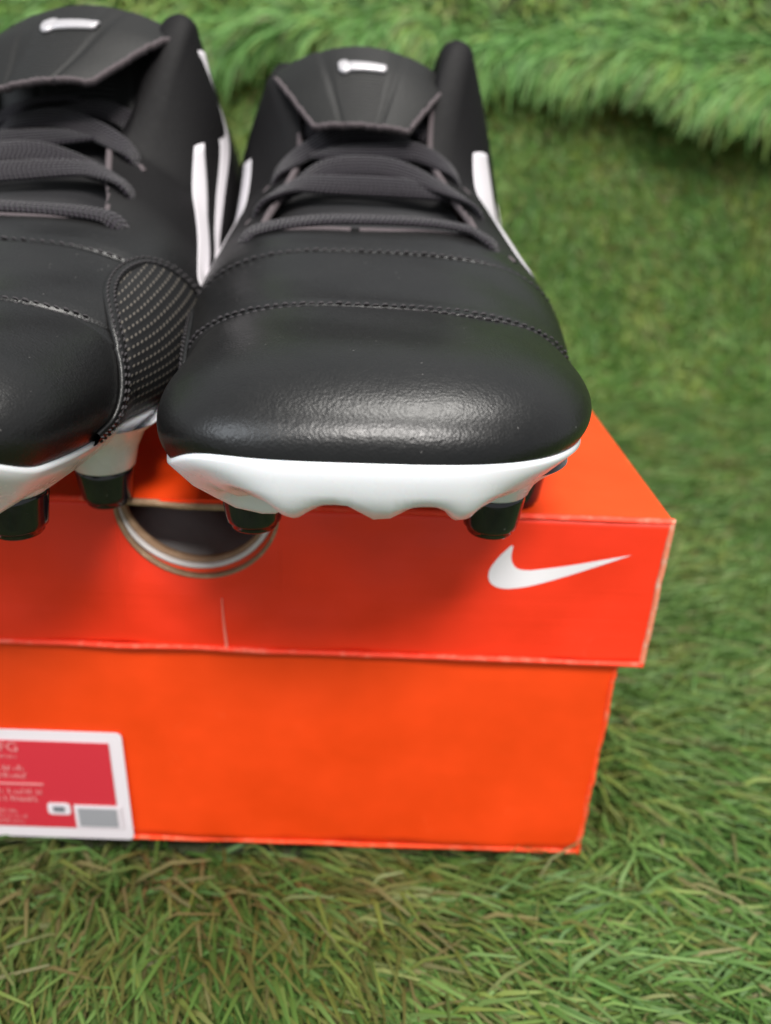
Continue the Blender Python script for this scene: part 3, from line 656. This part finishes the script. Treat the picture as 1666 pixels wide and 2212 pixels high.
    rim = np.concatenate([P[kv_:0:-1, 0] for kv_ in (38,)]+[P[0]]+[P[1:38, -1]]); rimn = np.tile(nzv, (len(rim), 1))
    ed = sweep(rim+rg.normal(0, .00012, rim.shape)-np.array([0, -.0006, .0006]), rimn, .0007, .0012, 8)[0]; part('flap_edge', ed, M['felt'], tongue, wrap=True)
    # foil mark on the flap
    i0, i1 = flap['mark']; um = np.linspace(-.30, .30, 24) if not mir else np.linspace(-.38, .22, 24)
    Lm = []
    for e_, uq in enumerate(um):
        row = []
        e_ = 23-e_ if mir else e_
        f_ = e_/23.0
        taper = (1.1 if f_ < .20 else .80-.15*f_) * (0.45 if e_ == 0 else .85 if e_ == 1 else .5 if e_ == 23 else 1)
        if mir: f_ = f_
        for q in np.linspace(-1, 1, 6):
            vq = (i0+i1)/2 + q*(i1-i0)/2*taper
            iv = np.clip(vq*(nv-1), 0, nv-1.001); ia = int(iv); fr = iv-ia; iu = (uq*.5+.5)*(nu-1) if True else 0; ja = int(iu); fu = iu-ja
            p = (P[ia, ja]*(1-fr)+P[ia+1, ja]*fr)*(1-fu)+(P[ia, ja+1]*(1-fr)+P[ia+1, ja+1]*fr)*fu
            row.append(p+nzv*(.0009 if e_ != 5 else .0005)*(1.0 if abs(q) < .9 else .3))
        Lm.append(row)
    if mir: pass
    o = part('foil_swoosh', np.array(Lm), M['foil'], tongue, flip=False)
    s_ = o.modifiers.new('thick', 'SOLIDIFY'); s_.thickness = .0006; s_.offset = 0
    # --- collar lining band
    # --- sole plate
    lh = np.concatenate([.056*(1-np.cos(np.linspace(0, np.pi/2, 110)))[:-1], np.linspace(.056, .24, 120)[:-1], .24+.035*np.sin(np.linspace(0, np.pi/2, 40))])
    lo2 = np.concatenate([lh[::-1], lh[1:-1]]); sg2 = np.concatenate([np.ones(len(lh)), -np.ones(len(lh)-2)])
    ox = centre(lo2)+sg2*halfw(lo2, sg2 < 0)*(1+.021*sg2*sstep(0, .05, lo2))*.905; oy = lo2-L0
    C2 = np.stack([ox, oy], 1)
    d2_ = np.roll(C2, -1, 0)-np.roll(C2, 1, 0); d2_ /= np.linalg.norm(d2_, axis=1, keepdims=True)+1e-9
    nin = np.stack([d2_[:, 1], -d2_[:, 0]], 1)*-1.0
    cen = np.stack([np.zeros(len(C2)), np.clip(oy, -.02, .17)], 1)-C2; sgn_ = np.sign((nin*cen).sum(1, keepdims=True)); nin = nin*sgn_
    seg = np.linalg.norm(np.diff(C2, axis=0), axis=1); ar = np.concatenate([[0], np.cumsum(seg)]); ar -= ar[len(lh)-1]
    zf2 = featherz(lo2)-.0048*(sg2 < 0)*sstep(.002, .018, lo2)*(1-sstep(.08, .12, lo2))
    lob = np.cos(2*np.pi*(ar+.0012)/.0168); lob = np.where(lob > 0, lob, .75*lob) ; lob *= np.where(np.abs(ar) < .085, 1, .35); lob -= 1.5*np.exp(-((np.abs(ar)-.0275)/.0055)**2)
    dep = interp(lo2, [0, .03, .06, .10, .15, .275], [1.0, 1.0, .92, .85, .75, .9])
    rings = [(.0014, .0008, 0), (-.0002, .0001, 0), (-.0005, -.0010, 0), (-.0001, -.0035, 0), (.0004, -.0062, .02), (.0018, -.0090, .15), (.0038, -.0106, .55), (.0072, -.0112, .95), (.0090, -.0113, 1.0), (.0108, -.0107, .85), (.0135, -.0092, .3), (.020, -.0088, 0)]
    R = []
    for dn, dz, lb in rings:
        scale = np.minimum(1, halfw(lo2)/.022) if dn > .004 else 1.0
        q = C2+nin*(dn*(1+.5*sstep(.018, .050, np.abs(ar))*(dn > .0005)) + .70*max(0, -dz-.0008)*sstep(.016, .042, np.abs(ar)))[:, None]
        R.append(np.stack([q[:, 0], q[:, 1], zf2+dz*dep-.0033*lb*lob], -1))
    R.append(np.stack([C2[:, 0]*.15, np.clip(oy*.9+.01, -.035, .18), zf2-.0085*dep], -1))
    R = np.array(R)
    sole = part('sole_plate', R, M['sole'], wrap=True, flip=True)
    # --- studs
    STUDS = [(-.0262, .034, .0078), (.0272, .034, .0078), (-.0335, .067, 0.0), (.0440-.004, .067, 0.0), (.0, .100, 0.0005), (-.024, .205, 0.0), (.022, .205, 0.0), (-.021, .248, 0.0), (.019, .248, 0.0)]
    for sx_, l_, zb in STUDS:
        cz = zb; zs = float(featherz(l_))-.0075
        lathe('stud_boss', [(.0150, zs+.002), (.0108, zs-.0015), (.0088, (zs+zb+.0098)/2), (.0076, zb+.0106), (.0070, zb+.0100), (.0001, zb+.0100)], (fx*sx_, l_-L0, 0), M['sole'], sole)
        lathe('stud', [(.0005, .0102), (.0068, .0102), (.0071, .0098), (.0071, .0088), (.0063, .0030), (.0061, .0019), (.0057, .0015), (.0053, .0014), (.0052, .0004), (.0049, 0), (.0001, 0)], (fx*sx_, l_-L0, zb), M['stud'], root)
    return root
PF = [(.038, .008), (.0475, .03), (.0562, .117), (.0615, .175), (.0667, .228), (.0761, .288), (.0864, .308), (.0964, .290), (.1024, .2457), (.1058, .196), (.111, .10)]
SW_L = ([(.163, .272), (.148, .236), (.130, .198), (.1167, .168), (.114, .140), (.120, .118), (.135, .125), (.150, .148), (.1655, .176), (.1806, .216), (.1780, .270), (.180, .315)],
        [(.166, .255), (.1575, .212), (.140, .175), (.1285, .150), (.127, .142), (.129, .139), (.138, .148), (.150, .168), (.162, .194), (.172, .226), (.1720, .290), (.174, .328)])
SW_R = ([(.167, .258), (.152, .218), (.1275, .188), (.1170, .170), (.115, .140), (.130, .100), (.155, .098), (.178, .134), (.205, .215), (.222, .330)],
         [(.172, .235), (.157, .180), (.140, .150), (.1335, .130), (.136, .116), (.143, .110), (.157, .115), (.177, .150), (.201, .240), (.2200, .345)])
SW_OUT = ([(.162, .295), (.155, .284), (.143, .270), (.130, .262), (.117, .250), (.110, .222), (.114, .185), (.130, .150), (.155, .135), (.178, .150), (.205, .225), (.245, .300)],
          [(.168, .250), (.163, .215), (.153, .182), (.146, .168), (.142, .162), (.142, .157), (.146, .154), (.155, .152), (.165, .157), (.177, .170), (.203, .235), (.2455, .302)])
FLAP_R = dict(v=[0, .25, .5, .66, .75, .85, 1], l=[.144, .152, .162, .171, .175, .176, .166], z=[.0915, .0985, .1075, .1130, .1148, .1120, .086],
              w=[.0145, .0195, .0255, .0290, .0300, .0305, .031], droop=[.0015, .003, .006, .0085, .0095, .009, .006], back=[.002, .002, .003, .004, .004, .003, 0], x=-.0028, mark=(.46, .56))
FLAP_L = dict(v=[0, .25, .5, .66, .75, .85, 1], l=[.142, .151, .162, .172, .176, .177, .164], z=[.0975, .1045, .1135, .1195, .1215, .1190, .084],
              w=[.0170, .0225, .0280, .0305, .0310, .0310, .033], droop=[.000, .001, .004, .0075, .0090, .009, .008], back=[.004, .004, .003, .004, .004, .003, 0], x=-.002, skew=.008, tilt=-.002, edge=.001, mark=(.47, .57))
build_shoe('football_boot', 'black leather football boot standing beside the white swoosh printed on the lid', (0.0, 0.006, LIDZ), math.radians(2.0), False, FLAP_R)
build_shoe('football_boot', 'black leather football boot with raised tongue flap and its perforated side panel showing', (-0.100, -0.002, LIDZ), math.radians(-1.0), True, FLAP_L)
